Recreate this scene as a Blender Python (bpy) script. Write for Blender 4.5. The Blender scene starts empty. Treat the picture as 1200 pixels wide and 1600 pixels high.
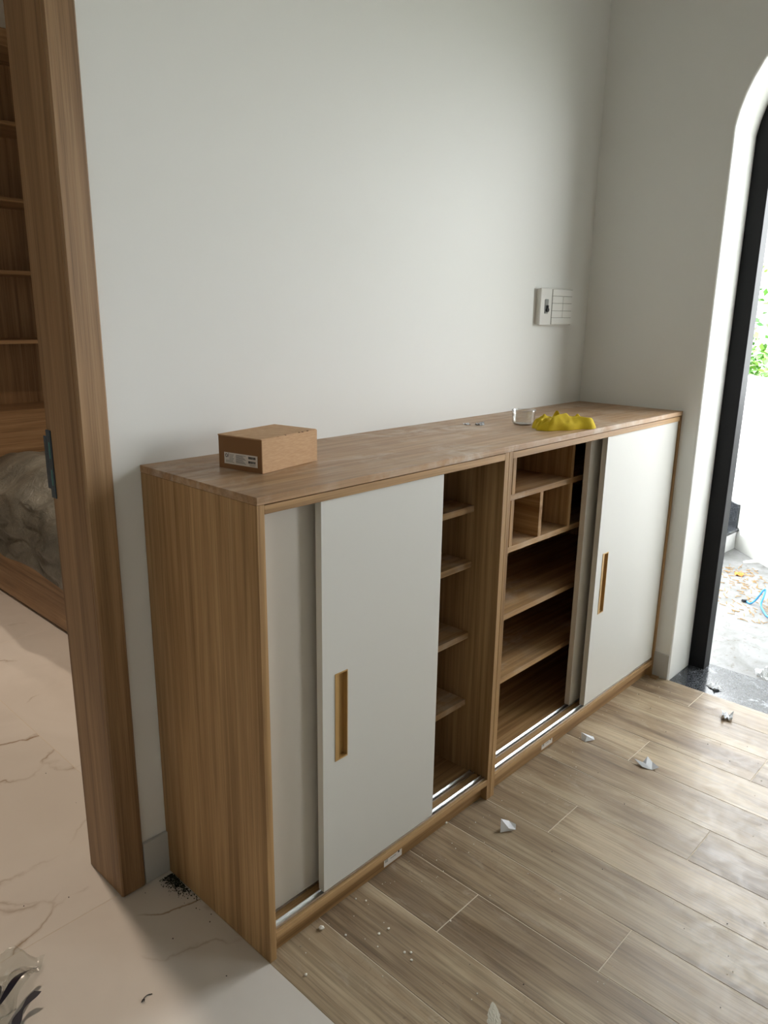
import bpy, bmesh, math, random
from mathutils import Vector, noise, Euler

# ------------------------------------------------------------------ camera
scn = bpy.context.scene
COL = scn.collection
cam_d = bpy.data.cameras.new('camera'); cam = bpy.data.objects.new('camera', cam_d); COL.objects.link(cam)
cam.location = (-0.7747, -1.0334, 1.31635)
cam.rotation_euler = (1.310868, -0.013907, -0.813137)
cam_d.sensor_fit = 'VERTICAL'; cam_d.sensor_height = 36.0; cam_d.lens = 1174.43 / 1600 * 36.0
cam_d.clip_start = 0.02; cam_d.clip_end = 400
scn.camera = cam

# ------------------------------------------------------------------ world, lights, exposure
SKY = 1.0
w = bpy.data.worlds.new('overcast_sky'); scn.world = w; w.use_nodes = True
bg = w.node_tree.nodes['Background']
bg.inputs[0].default_value = (0.94, 0.975, 1.0, 1); bg.inputs[1].default_value = SKY
scn.view_settings.view_transform = 'Standard'; scn.view_settings.look = 'None'
scn.view_settings.gamma = 1.0; scn.view_settings.use_curve_mapping = False
scn.view_settings.exposure = 3.58
scn.cycles.max_bounces = 10; scn.cycles.diffuse_bounces = 6; scn.cycles.glossy_bounces = 4
scn.cycles.transmission_bounces = 6; scn.cycles.transparent_max_bounces = 12
scn.cycles.sample_clamp_indirect = 4.0; scn.cycles.caustics_reflective = False; scn.cycles.caustics_refractive = False
scn.cycles.use_denoising = True

W, D = 1.8278, 0.398            # cabinet length, back wall plane
HX0, HY0, CEIL = -4.8, -5.6, 3.6   # hall extents
RWX = 2.09                      # outer face of the right wall
WIN = dict(y0=-3.3, y1=-1.9, z0=0.5, z1=2.3)      # second opening in the right wall

def light(name, kind, loc, **kw):
    l = bpy.data.lights.new(name, kind); o = bpy.data.objects.new(name, l); COL.objects.link(o); o.location = loc
    for k, v in kw.items():
        if k == 'rot': o.rotation_euler = v
        elif k == 'portal': l.cycles.is_portal = v
        else: setattr(l, k, v)
    return o
# sky portals in the three openings (they add no light of their own)
light('portal_door', 'AREA', (2.12, -.5, 1.15), shape='RECTANGLE', size=2.4, size_y=1.0, rot=(0, math.pi/2, 0), portal=True)
light('portal_window', 'AREA', (RWX+.03, (WIN['y0']+WIN['y1'])/2, (WIN['z0']+WIN['z1'])/2), shape='RECTANGLE',
      size=WIN['z1']-WIN['z0'], size_y=WIN['y1']-WIN['y0'], rot=(0, math.pi/2, 0), portal=True)
# warm bedroom downlights
for lx, ly, e, ang in ((-.06, 1.2, 8.5, 116), (1.1, 1.9, 5.0, 60), (1.62, 1.95, 6.5, 64)):
    light('downlight', 'SPOT', (lx, ly, 2.72), energy=e, color=(1, .81, .65), shadow_soft_size=.045, spot_size=math.radians(ang), spot_blend=.6)

# ------------------------------------------------------------------ materials
def hexc(r, g, b):
    f = lambda c: (c/255/12.92) if c/255 <= .04045 else ((c/255+.055)/1.055)**2.4
    return (f(r), f(g), f(b), 1)
class N:
    def __init__(s, name):
        s.m = bpy.data.materials.new(name); s.m.use_nodes = True; s.t = s.m.node_tree
        s.b = s.t.nodes['Principled BSDF']
    def n(s, typ, **kw):
        x = s.t.nodes.new(typ)
        for k, v in kw.items():
            if k.startswith('i_'):
                key = k[2:]; x.inputs[int(key) if key.isdigit() else key].default_value = v
            else: setattr(x, k, v)
        return x
    def l(s, a, b): s.t.links.new(a, b)
    def mix(s, fac, a, b, mode='MIX'):
        x = s.n('ShaderNodeMix', data_type='RGBA', blend_type=mode)
        for i, v in ((0, fac), (6, a), (7, b)):
            if hasattr(v, 'is_linked'): s.l(v, x.inputs[i])
            else: x.inputs[i].default_value = v
        return x.outputs[2]
    def ramp(s, src, *stops):
        x = s.n('ShaderNodeValToRGB'); s.l(src, x.inputs[0]); e = x.color_ramp.elements
        while len(e) < len(stops): e.new(.5)
        for el, (p, c) in zip(e, stops): el.position = p; el.color = c if len(c) == 4 else (*c, 1)
        return x.outputs[0]
    def coords(s, scale=(1, 1, 1), rnd=True):
        tc = s.n('ShaderNodeTexCoord'); src = tc.outputs['Object']
        if rnd:
            oi = s.n('ShaderNodeObjectInfo'); mu = s.n('ShaderNodeVectorMath', operation='SCALE', i_0=(7.1, 13.3, 5.7))
            s.l(oi.outputs['Random'], mu.inputs['Scale'])
            ad = s.n('ShaderNodeVectorMath', operation='ADD'); s.l(src, ad.inputs[0]); s.l(mu.outputs[0], ad.inputs[1]); src = ad.outputs[0]
        mp = s.n('ShaderNodeVectorMath', operation='MULTIPLY', i_1=scale); s.l(src, mp.inputs[0])
        return mp.outputs[0]
    def noise(s, vec, scale=1., detail=4., rough=.5, dist=0.):
        x = s.n('ShaderNodeTexNoise'); s.l(vec, x.inputs['Vector'])
        x.inputs['Scale'].default_value = scale; x.inputs['Detail'].default_value = detail
        x.inputs['Roughness'].default_value = rough; x.inputs['Distortion'].default_value = dist
        return x.outputs[0]
    def bump(s, h, strength=.1, dist=.001):
        x = s.n('ShaderNodeBump'); x.inputs['Strength'].default_value = strength; x.inputs['Distance'].default_value = dist
        s.l(h, x.inputs['Height']); s.l(x.outputs[0], s.b.inputs['Normal'])
    def col(s, c):
        if hasattr(c, 'is_linked'): s.l(c, s.b.inputs['Base Color'])
        else: s.b.inputs['Base Color'].default_value = c
    def set(s, **kw):
        for k, v in kw.items():
            k = k.replace('_', ' ')
            if hasattr(v, 'is_linked'): s.l(v, s.b.inputs[k])
            else: s.b.inputs[k].default_value = v
G = lambda v: (v, v, v, 1)

def plain(name, c, rough=.5, metal=0., **kw):
    a = N(name); a.col(c); a.set(Roughness=rough, Metallic=metal, **kw); return a.m

def wood(name, axis, dark, mid, light_, rough=.5, dust=0., rscale=1.):
    a = N(name)
    s1 = [52*rscale]*3; s1[axis] = 1.3; s2 = [290]*3; s2[axis] = 5; s3 = [7*rscale]*3; s3[axis] = .7
    n1 = a.noise(a.coords(s1), 1, 5, .6, .35); n2 = a.noise(a.coords(s2), 1, 3, .6); n3 = a.noise(a.coords(s3), 1, 2, .5, .5)
    base = a.ramp(n1, (.36, dark), (.5, mid), (.64, light_))
    c = a.mix(.4, base, a.ramp(n3, (.35, dark), (.65, light_)))
    pores = a.ramp(n2, (.38, G(.64)), (.5, G(1.0)))
    c = a.mix(.5, c, pores, 'MULTIPLY')
    r = rough
    if dust:
        nd = a.noise(a.coords((9, 14, 9), False), 1, 6, .65, .6)
        nd2 = a.noise(a.coords((2.6, 5, 2.6), False), 1, 3, .5, .3)
        m = a.n('ShaderNodeMath', operation='MULTIPLY'); a.l(a.ramp(nd, (.44, G(0)), (.66, G(1))), m.inputs[0]); a.l(a.ramp(nd2, (.38, G(.15)), (.6, G(1))), m.inputs[1])
        m2 = a.n('ShaderNodeMath', operation='MULTIPLY', i_1=dust); a.l(m.outputs[0], m2.inputs[0])
        c = a.mix(m2.outputs[0], c, hexc(214, 204, 190))
    a.col(c); a.set(Roughness=r); a.b.inputs['Specular IOR Level'].default_value = .35
    a.bump(n2, .12, .0006)
    return a.m
OAK = (hexc(132, 98, 60), hexc(173, 136, 91), hexc(197, 161, 116))
M = {}
for i, ax in enumerate('xyz'):
    M['oak_'+ax] = wood('oak_laminate_'+ax, i, *OAK)
    M['door_oak_'+ax] = wood('frame_oak_'+ax, i, hexc(120, 91, 62), hexc(156, 122, 87), hexc(176, 143, 106), .45)
M['oak_top'] = wood('oak_top_dusty', 0, hexc(146, 112, 78), hexc(172, 136, 100), hexc(190, 155, 118), .42, dust=.62)
M['oak_shelf'] = wood('oak_shelf_dusty', 0, *OAK, rough=.55, dust=.35)

a = N('white_laminate'); v = a.noise(a.coords((90, 90, 90), False), 1, 2)
a.col(hexc(216, 215, 209)); a.set(Roughness=.36); a.bump(v, .02, .0003); M['white'] = a.m
a = N('grey_laminate'); a.col(hexc(216, 210, 200)); a.set(Roughness=.42); M['white_rear'] = a.m

def paint(name, c):
    a = N(name); n1 = a.noise(a.coords((160, 160, 160), False), 1, 3); n2 = a.noise(a.coords((1.3, 1.3, 1.3), False), 1, 4, .6)
    a.col(a.mix(a.ramp(n2, (.3, G(0)), (.7, G(.06))), c, hexc(205, 200, 190))); a.set(Roughness=.62)
    a.bump(n1, .05, .0008); return a.m
M['wall'] = paint('white_wall_paint', hexc(232, 232, 228))
M['ceiling'] = paint('ceiling_paint', hexc(236, 236, 234))
M['skirting'] = plain('grey_skirting_tile', hexc(190, 190, 187), .35)

# wood-look floor planks
a = N('floor_plank_oak')
g1 = a.noise(a.coords((58, 1.6, 58)), 1, 5, .65, .5); g2 = a.noise(a.coords((230, 4, 230)), 1, 3, .65); g3 = a.noise(a.coords((11, 1.5, 11)), 1, 4, .6, .45)
oi = a.n('ShaderNodeObjectInfo')
base = a.ramp(g1, (.34, hexc(130, 110, 86)), (.5, hexc(162, 142, 115)), (.66, hexc(184, 165, 138)))
blot = a.ramp(g3, (.38, hexc(108, 86, 65)), (.5, hexc(156, 135, 109)), (.6, hexc(188, 170, 142)))
c = a.mix(.62, base, blot)
c = a.mix(.6, c, a.ramp(g2, (.38, G(.55)), (.54, G(1))), 'MULTIPLY')
tone = a.ramp(oi.outputs['Random'], (0, G(.93)), (1, G(1.14))); c = a.mix(1., c, tone, 'MULTIPLY')
# dried plaster wipes and trodden dirt
dn = a.noise(a.coords((22, 9, 22), False), 1, 7, .75, .5); dn2 = a.noise(a.coords((1.9, 1.9, 1.9), False), 1, 3, .5)
mm = a.n('ShaderNodeMath', operation='MULTIPLY'); a.l(a.ramp(dn, (.54, G(0)), (.74, G(1))), mm.inputs[0]); a.l(a.ramp(dn2, (.4, G(.08)), (.62, G(.55))), mm.inputs[1])
c = a.mix(mm.outputs[0], c, hexc(196, 184, 166))
sc1 = a.noise(a.coords((46, 80, 46), False), 1, 5, .75, .9); sc2 = a.noise(a.coords((2.6, 2.6, 2.6), False), 1, 4, .6, .4)
m3 = a.n('ShaderNodeMath', operation='MULTIPLY'); a.l(a.ramp(sc1, (.60, G(0)), (.68, G(1))), m3.inputs[0]); a.l(a.ramp(sc2, (.52, G(0)), (.66, G(.6))), m3.inputs[1])
c = a.mix(m3.outputs[0], c, hexc(84, 74, 64))
a.col(c)
a.l(a.ramp(a.noise(a.coords((14, 14, 14), False), 1, 6, .7, 1.5), (.35, G(.30)), (.7, G(.52))), a.b.inputs['Roughness'])
a.b.inputs['Specular IOR Level'].default_value = .5
a.bump(g2, .10, .0005); M['plank'] = a.m
M['grout'] = plain('pale_grout', hexc(214, 202, 182), .8)
M['grout_marble'] = plain('tan_grout', hexc(168, 146, 118), .8)

# marble tiles with thin gold veins
a = N('cream_marble_tile')
vc = a.coords((1, 1, 1))
wn = a.n('ShaderNodeTexNoise'); a.l(vc, wn.inputs['Vector']); wn.inputs['Scale'].default_value = 2.4; wn.inputs['Detail'].default_value = 6
sub = a.n('ShaderNodeVectorMath', operation='SUBTRACT', i_1=(.5, .5, .5)); a.l(wn.outputs['Color'], sub.inputs[0])
sc_ = a.n('ShaderNodeVectorMath', operation='SCALE'); sc_.inputs['Scale'].default_value = .55; a.l(sub.outputs[0], sc_.inputs[0])
ad = a.n('ShaderNodeVectorMath', operation='ADD'); a.l(vc, ad.inputs[0]); a.l(sc_.outputs[0], ad.inputs[1])
st = a.n('ShaderNodeVectorMath', operation='MULTIPLY', i_1=(2.3, 3.6, 1)); a.l(ad.outputs[0], st.inputs[0])
vo = a.n('ShaderNodeTexVoronoi', feature='DISTANCE_TO_EDGE'); a.l(st.outputs[0], vo.inputs['Vector']); vo.inputs['Scale'].default_value = 1.0
vein = a.ramp(vo.outputs['Distance'], (0.0, G(1)), (.011, G(.35)), (.03, G(0)))
mask = a.ramp(a.noise(vc, 3.1, 3, .5), (.47, G(0)), (.6, G(1)))
vm = a.n('ShaderNodeMath', operation='MULTIPLY'); a.l(vein, vm.inputs[0]); a.l(mask, vm.inputs[1])
cl = a.mix(a.ramp(a.noise(vc, 1.7, 4, .6, .8), (.4, G(0)), (.7, G(.5))), hexc(226, 220, 212), hexc(206, 198, 188))
a.col(a.mix(vm.outputs[0], cl, hexc(146, 118, 84))); a.set(Roughness=.22); M['marble'] = a.m

a = N('dark_granite')
n1 = a.noise(a.coords((240, 240, 240), False), 1, 2); n2 = a.noise(a.coords((9, 9, 9), False), 1, 6, .7, .8)
c = a.mix(a.ramp(n1, (.45, G(0)), (.7, G(1))), hexc(44, 46, 50), hexc(92, 95, 100))
c = a.mix(a.ramp(n2, (.56, G(0)), (.68, G(.7))), c, hexc(176, 180, 186))
a.col(c); a.set(Roughness=.16); M['granite'] = a.m

a = N('dusty_terrace_concrete')
n1 = a.noise(a.coords((5, 5, 5), False), 1, 8, .7, .6); n2 = a.noise(a.coords((38, 38, 38), False), 1, 5, .7)
c = a.ramp(n1, (.3, hexc(100, 99, 96)), (.55, hexc(128, 128, 128)), (.75, hexc(142, 143, 144)))
c = a.mix(a.ramp(n2, (.58, G(0)), (.68, G(.7))), c, hexc(84, 74, 58))
a.col(c); a.set(Roughness=.75); a.bump(n2, .2, .002); M['terrace'] = a.m

M['black_metal'] = plain('black_door_frame', hexc(14, 14, 17), .5); M['black_metal'].node_tree.nodes['Principled BSDF'].inputs['Specular IOR Level'].default_value = .25
M['alu'] = plain('aluminium_track', (.82, .83, .84, 1), .28, 1.0)
M['gold'] = plain('brushed_gold', hexc(200, 164, 108), .34, .4)
M['gold_in'] = plain('gold_cavity', hexc(188, 154, 98), .38, .4)
M['paper'] = plain('white_paper', hexc(232, 234, 238), .55)
M['paper_grey'] = plain('silver_backed_paper', hexc(196, 198, 202), .35)
M['sticker'] = plain('sticker_paper', hexc(240, 235, 230), .5)
M['ink'] = plain('black_print', hexc(26, 26, 30), .6)
M['ink_grey'] = plain('grey_print', hexc(120, 122, 124), .6)
M['plastic_white'] = plain('white_switch_plastic', hexc(230, 229, 224), .35)
M['gap'] = plain('dark_gap', hexc(128, 124, 116), .7)
M['steel'] = plain('lock_steel', (.45, .47, .46, 1), .3, 1.0)
M['teal'] = plain('teal_film', hexc(6, 48, 70), .35)
M['teal_light'] = plain('teal_film_light', hexc(40, 130, 128), .3)
M['outer_white'] = paint('outdoor_white_paint', hexc(236, 236, 236))
M['rail_white'] = plain('white_rail_paint', hexc(236, 236, 236), .4)
M['cable_blue'] = plain('blue_cable', hexc(52, 142, 206), .4)
M['stripe'] = plain('navy_print', hexc(16, 18, 38), .35)
M['smear'] = plain('dusty_plaster', hexc(196, 190, 174), .95)
M['dirt'] = plain('dark_granules', hexc(38, 42, 28), .9)
M['crumb'] = plain('plaster_crumb', hexc(246, 242, 232), .9)
M['bark'] = plain('bark', hexc(92, 76, 58), .9)
M['blackbin'] = plain('black_plastic', hexc(22, 22, 24), .4)
M['dry'] = plain('dry_litter', hexc(178, 142, 92), .9)
M['dry_orange'] = plain('orange_leaf', hexc(214, 132, 60), .8)
M['mattress'] = plain('mattress_fabric', hexc(180, 176, 168), .9)

a = N('tree_leaf'); oi = a.n('ShaderNodeNewGeometry')
a.col(a.ramp(oi.outputs['Random Per Island'], (0, hexc(40, 84, 28)), (.5, hexc(78, 126, 48)), (1, hexc(132, 168, 78)))); a.set(Roughness=.55); M['leaf'] = a.m

a = N('kraft_cardboard'); n1 = a.noise(a.coords((60, 60, 420), False), 1, 4, .6); n2 = a.noise(a.coords((5, 5, 5), False), 1, 3)
c = a.ramp(n1, (.3, hexc(186, 146, 106)), (.7, hexc(203, 166, 126)))
a.col(a.mix(a.ramp(n2, (.4, G(0)), (.7, G(.25))), c, hexc(176, 136, 96))); a.set(Roughness=.8); a.bump(n1, .06, .0004); M['card'] = a.m
a = N('brown_flap_cardboard'); a.col(hexc(146, 106, 70)); a.set(Roughness=.8); M['card_flap'] = a.m
a = N('cardboard_core'); a.col(hexc(110, 78, 48)); a.set(Roughness=.9); M['card_core'] = a.m

a = N('yellow_cloth'); n1 = a.noise(a.coords((420, 420, 420), False), 1, 2); n2 = a.noise(a.coords((24, 24, 24), False), 1, 4)
c = a.ramp(n2, (.3, hexc(186, 158, 22)), (.7, hexc(214, 188, 40))); a.col(c); a.set(Roughness=.95); a.bump(n1, .35, .001); M['cloth'] = a.m

a = N('grey_dust_sheet'); n2 = a.noise(a.coords((6, 6, 6), False), 1, 5, .6, .8)
a.col(a.ramp(n2, (.3, hexc(78, 78, 72)), (.7, hexc(122, 120, 110)))); a.set(Roughness=.38); a.bump(a.noise(a.coords((17, 17, 17), False), 1, 5, .65, 1.6), .9, .012); M['sheet'] = a.m

def clear(name, tint, amount, rough=.05):
    a = N(name); t = a.t
    out = t.nodes['Material Output']; tr = a.n('ShaderNodeBsdfTransparent', i_0=tint); gl = a.n('ShaderNodeBsdfGlossy'); gl.inputs['Roughness'].default_value = rough
    lw = a.n('ShaderNodeLayerWeight'); pw = a.n('ShaderNodeMath', operation='POWER', i_1=2.6); a.l(lw.outputs['Facing'], pw.inputs[0])
    ma = a.n('ShaderNodeMath', operation='MULTIPLY_ADD', i_1=amount, i_2=.09); a.l(pw.outputs[0], ma.inputs[0])
    mx = a.n('ShaderNodeMixShader'); a.l(ma.outputs[0], mx.inputs[0]); a.l(tr.outputs[0], mx.inputs[1]); a.l(gl.outputs[0], mx.inputs[2]); a.l(mx.outputs[0], out.inputs[0])
    return a.m
M['clear'] = clear('clear_plastic', (.985, .99, .99, 1), .9, .03)
M['film'] = clear('clear_film', (.84, .86, .84, 1), .75, .28)

# ------------------------------------------------------------------ mesh helpers
class B:
    """collects shapes in world coordinates, then becomes ONE mesh object"""
    def __init__(s): s.bm = bmesh.new()
    def box(s, x0, x1, y0, y1, z0, z1):
        v = [s.bm.verts.new((x, y, z)) for x in (x0, x1) for y in (y0, y1) for z in (z0, z1)]
        for f in ((0, 1, 3, 2), (4, 6, 7, 5), (0, 4, 5, 1), (2, 3, 7, 6), (0, 2, 6, 4), (1, 5, 7, 3)): s.bm.faces.new([v[i] for i in f])
        return s
    def poly(s, pts, thick=None, axis=(0, 0, 1)):
        v = [s.bm.verts.new(p) for p in pts]; f = s.bm.faces.new(v)
        if thick:
            n = Vector(axis)*thick; v2 = [s.bm.verts.new(Vector(p)+n) for p in pts]; s.bm.faces.new(list(reversed(v2)))
            for i in range(len(v)): s.bm.faces.new((v[i-1], v[i], v2[i], v2[i-1]))
        return s
    def tube(s, pts, r, seg=8, cap=True):
        pts = [Vector(p) for p in pts]; rings = []
        for i, p in enumerate(pts):
            t = (pts[min(i+1, len(pts)-1)]-pts[max(i-1, 0)]).normalized()
            u = t.cross(Vector((0, 0, 1)) if abs(t.z) < .9 else Vector((1, 0, 0))).normalized(); q = t.cross(u)
            rr = r[i] if isinstance(r, (list, tuple)) else r
            rings.append([s.bm.verts.new(p+u*rr*math.cos(k*2*math.pi/seg)+q*rr*math.sin(k*2*math.pi/seg)) for k in range(seg)])
        for a_, b_ in zip(rings, rings[1:]):
            for k in range(seg): s.bm.faces.new((a_[k], a_[(k+1) % seg], b_[(k+1) % seg], b_[k]))
        if cap: s.bm.faces.new(rings[0]); s.bm.faces.new(list(reversed(rings[-1])))
        return s
    def grid(s, fn, nu, nv):
        vs = [[s.bm.verts.new(fn(i/nu, j/nv)) for j in range(nv+1)] for i in range(nu+1)]
        for i in range(nu):
            for j in range(nv): s.bm.faces.new((vs[i][j], vs[i+1][j], vs[i+1][j+1], vs[i][j+1]))
        return s
    def blob(s, c, r, seed=0, sub=1, squash=.7):
        ret = bmesh.ops.create_icosphere(s.bm, subdivisions=sub, radius=1)
        for v in ret['verts']:
            k = r*(1+.45*noise.noise(v.co*1.7+Vector((seed*3.1, seed, 0)))); v.co = Vector(c)+Vector((v.co.x*k, v.co.y*k, v.co.z*k*squash))
        return s
    def build(s, name, mat, parent=None, base=None, bevel=0., smooth=False, normals=True):
        if normals: bmesh.ops.recalc_face_normals(s.bm, faces=s.bm.faces)
        if bevel: bmesh.ops.bevel(s.bm, geom=list(s.bm.edges), offset=bevel, segments=1, affect='EDGES', clamp_overlap=True)
        o_ = Vector(base) if base is not None else (Vector(world(parent)) if parent else Vector((0, 0, 0)))
        for v in s.bm.verts: v.co -= o_
        me = bpy.data.meshes.new(name); s.bm.to_mesh(me); s.bm.free(); me.materials.append(mat)
        if smooth:
            for p in me.polygons: p.use_smooth = True
        o = bpy.data.objects.new(name, me); COL.objects.link(o)
        if parent: o.parent = parent; o.location = o_-Vector(world(parent))
        else: o.location = o_
        return o
def world(o):
    v = Vector((0, 0, 0))
    while o: v = v+o.location; o = o.parent
    return v
def thing(name, label, cat, loc, group=None):
    o = bpy.data.objects.new(name, None); COL.objects.link(o); o.location = loc; o.empty_display_size = .05
    o['label'] = label; o['category'] = cat
    if group: o['group'] = group
    return o
def tag(o, label, cat, group=None, kind=None):
    o['label'] = label; o['category'] = cat
    if group: o['group'] = group
    if kind: o['kind'] = kind
    return o
def struct(o, label=None):
    o['kind'] = 'structure'
    if label: o['label'] = label
    return o
def bx(name, dims, mat, parent=None, bevel=0., base=None): return B().box(*dims).build(name, mat, parent, base, bevel)

# ------------------------------------------------------------------ room shell
BR = dict(x0=-1.9, x1=1.95, y0=.53, y1=3.34)     # bedroom
DOOR_X0, DOOR_X1, DOOR_H = -.98, -.10, 2.16       # rough opening of the bedroom door
b = B(); b.box(DOOR_X1, W, D, .53, -.06, CEIL); b.box(DOOR_X0, DOOR_X1, D, .53, DOOR_H, CEIL); b.box(HX0, DOOR_X0, D, .53, -.06, CEIL)
struct(b.build('wall_back', M['wall']), 'white painted wall behind the cabinet, with the bedroom doorway')

# right wall with an arched opening and a window opening
AR, AC = .45, 1.826; SP = 1.889; cy = -.061-AR*math.cos(math.asin((SP-AC)/AR)); YL, YR = -.061, 2*cy+.061
a0 = math.asin((SP-AC)/AR); NA = 28
arch = [(cy+AR*math.cos(t), AC+AR*math.sin(t)) for t in [a0+(math.pi-2*a0)*i/NA for i in range(NA+1)]]
b = B(); X0, X1 = W, RWX
YM = -1.25
out = [(.53, -.06), (.53, CEIL), (YM, CEIL), (YM, -.06), (YR, -.06)]+list(reversed(arch))+[(YL, -.06)]
va, vb = [[b.bm.verts.new((x, y, z)) for y, z in out] for x in (X0, X1)]
b.bm.faces.new(va); b.bm.faces.new(list(reversed(vb)))
for k in range(len(out)): b.bm.faces.new((va[k-1], va[k], vb[k], vb[k-1]))
b.box(X0, X1, WIN['y1'], YM-.0002, -.06, CEIL)
b.box(X0, X1, HY0-.15, WIN['y0'], -.06, CEIL); b.box(X0, X1, WIN['y0'], WIN['y1'], -.06, WIN['z0']); b.box(X0, X1, WIN['y0'], WIN['y1'], WIN['z1'], CEIL)
wr = b.build('wall_right', M['wall']); struct(wr, 'white painted right wall with the arched doorway to the terrace')
bmod = wr.modifiers.new('soft_edges', 'BEVEL'); bmod.width = .007; bmod.segments = 3; bmod.limit_method = 'ANGLE'; bmod.angle_limit = math.radians(50)

struct(bx('wall_left', (HX0-.12, HX0, HY0-.15, .53, -.06, CEIL), M['wall']), 'white painted hall wall left of the camera')
struct(bx('wall_front', (HX0, X0, HY0-.15, HY0, -.06, CEIL), M['wall']), 'white wall behind the camera')
struct(bx('ceiling', (HX0-.12, RWX, HY0-.15, BR['y1']+.1, CEIL, CEIL+.12), M['ceiling']), 'white ceiling')
b = B(); b.box(BR['x0']-.1, BR['x0'], .53, BR['y1']+.1, -.06, CEIL); struct(b.build('wall_bedroom_left', M['wall']))
struct(bx('wall_bedroom_right', (BR['x1'], BR['x1']+.1, .53, BR['y1']+.1, -.06, CEIL), M['wall']))
struct(bx('wall_bedroom_back', (BR['x0'], BR['x1'], BR['y1'], BR['y1']+.1, -.06, CEIL), M['wall']), 'grey wall above the bedroom bookcase')

# skirtings
struct(bx('baseboard_back', (-.064, .0, .388, D, 0, .108), M['skirting'], bevel=.001), 'grey tile skirting between door casing and cabinet')
struct(bx('baseboard_right', (W-.006, W, -.058, .0, 0, .098), M['skirting'], bevel=.001), 'grey tile skirting beside the terrace doorway')

# floor: screed with planks and marble tiles
fl = B().box(HX0, W, HY0, BR['y1'], -.06, -.0007).build('floor', M['grout']); struct(fl, 'hall floor of wood-look planks meeting cream marble tiles')
P, L, G_ = .1533, .92, .0012
mesh_cache = {}
def piece(name, x0, x1, y0, y1, mat, z0=-.0007, z1=0.):
    key = (name, round(x1-x0, 4), round(y1-y0, 4))
    if key not in mesh_cache:
        bb = B().box(-(x1-x0)/2, (x1-x0)/2, -(y1-y0)/2, (y1-y0)/2, 0, z1-z0)
        bmesh.ops.bevel(bb.bm, geom=[e for e in bb.bm.edges if all(v.co.z > 1e-4 for v in e.verts)], offset=.0004, segments=1, affect='EDGES')
        o = bb.build(name, mat); mesh_cache[key] = o.data
    else:
        o = bpy.data.objects.new(name, mesh_cache[key]); COL.objects.link(o)
    o.location = ((x0+x1)/2, (y0+y1)/2, z0); o.parent = fl
    return o
offs = {2: -.195, 0: -.502, 1: -.809}
for i in range(12):
    xa, xb = i*P, min((i+1)*P, W)
    y = offs[i % 3]+2*L
    while y > HY0:
        ya, yb = max(y-L, HY0), min(y, D)
        if yb-ya > .02: piece('plank', xa+(G_ if i else .0), xb-G_, ya+G_, yb-G_, M['plank'])
        y -= L
TX, TY = .8, 1.6
tiles = []
for i in range(-6, 0):
    for ya, yb in ((-1.196, .404), (-2.796, -1.196), (-4.396, -2.796), (HY0, -4.396)):
        xa, xb = max(i*TX, HX0), (i+1)*TX
        if xb-xa > .02: tiles.append((xa, xb, ya, yb))
for xa, xb in ((BR['x0'], -1.57), (-1.57, -.77), (-.77, .03), (.03, .83), (.83, 1.63), (1.63, 1.82)):
    for ya, yb in ((.404, 2.004), (2.004, BR['y1'])): tiles.append((xa, xb, ya, yb))
for xa, xb, ya, yb in tiles: piece('tile', xa+.0008, xb-.0008, ya+.0008, yb-.0008, M['marble'], z1=-.0002)

# terrace doorway: black arched frame and granite threshold
d1 = struct(thing('door_1', 'arched doorway to the terrace with black metal frame', 'door', (2.02, YL, 0))); del d1['category']
path = [(YL, -.012)]+arch+[(YR, -.012)]
FW = .06
def inner(i):
    y, z = path[i]
    if i in (0, 1): return (YL-FW, z) if i == 0 else (YL-FW+.002, z-.004)
    if i in (len(path)-1, len(path)-2): return (YR+FW, z) if i == len(path)-1 else (YR+FW-.002, z-.004)
    dy, dz = y-cy, z-AC; r = math.hypot(dy, dz); return (cy+dy*(r-FW)/r, AC+dz*(r-FW)/r)
b = B(); bm = b.bm; rings = []
for i, (y, z) in enumerate(path):
    iy, iz = inner(i)
    rings.append([bm.verts.new(p) for p in ((2.016, y, z), (2.016, iy, iz), (2.075, iy, iz), (2.075, y, z))])
for r0, r1 in zip(rings, rings[1:]):
    for k in range(4): bm.faces.new((r0[k], r1[k], r1[(k+1) % 4], r0[(k+1) % 4]))
bm.faces.new(rings[0]); bm.faces.new(list(reversed(rings[-1])))
b.build('door_frame', M['black_metal'], d1, bevel=.0015)
bx('threshold', (W+.0005, 2.085, YR+.001, YL-.001, -.06, -.003), M['granite'], d1, bevel=.001)

# bedroom doorway: timber casing and jamb lining with strike plate
d2 = struct(thing('door_2', 'oak door frame left of the cabinet, open to the bedroom', 'door', (-.1, .46, 0))); del d2['category']
def vbox(name, dims, mat, parent, bev): return bx(name, dims, mat, parent, bev)
vbox('casing', (-.126, -.066, .384, .3979, 0, DOOR_H+.06), M['door_oak_z'], d2, .004)
vbox('casing', (DOOR_X0-.034, DOOR_X0+.026, .384, .3979, 0, DOOR_H+.06), M['door_oak_z'], d2, .004)
vbox('casing', (DOOR_X0+.0265, -.1265, .384, .3979, DOOR_H-.026, DOOR_H+.06), M['door_oak_x'], d2, .004)
vbox('jamb', (-.124, -.1005, .3985, .546, 0, DOOR_H-.003), M['door_oak_z'], d2, .0015)
vbox('jamb', (DOOR_X0+.0005, DOOR_X0+.024, .3985, .546, 0, DOOR_H-.003), M['door_oak_z'], d2, .0015)
vbox('jamb', (DOOR_X0+.0245, -.1245, .3985, .546, DOOR_H-.027, DOOR_H-.003), M['door_oak_x'], d2, .0015)
sp = B(); sp.box(-.1262, -.1239, .526, .5475, .925, 1.07); sp.box(-.1262, -.1242, .5475, .561, .943, 1.056)
strike = sp.build('strike_plate', M['teal'], d2, bevel=.0006); strike['label'] = 'strike plate still covered in teal film'
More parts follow.
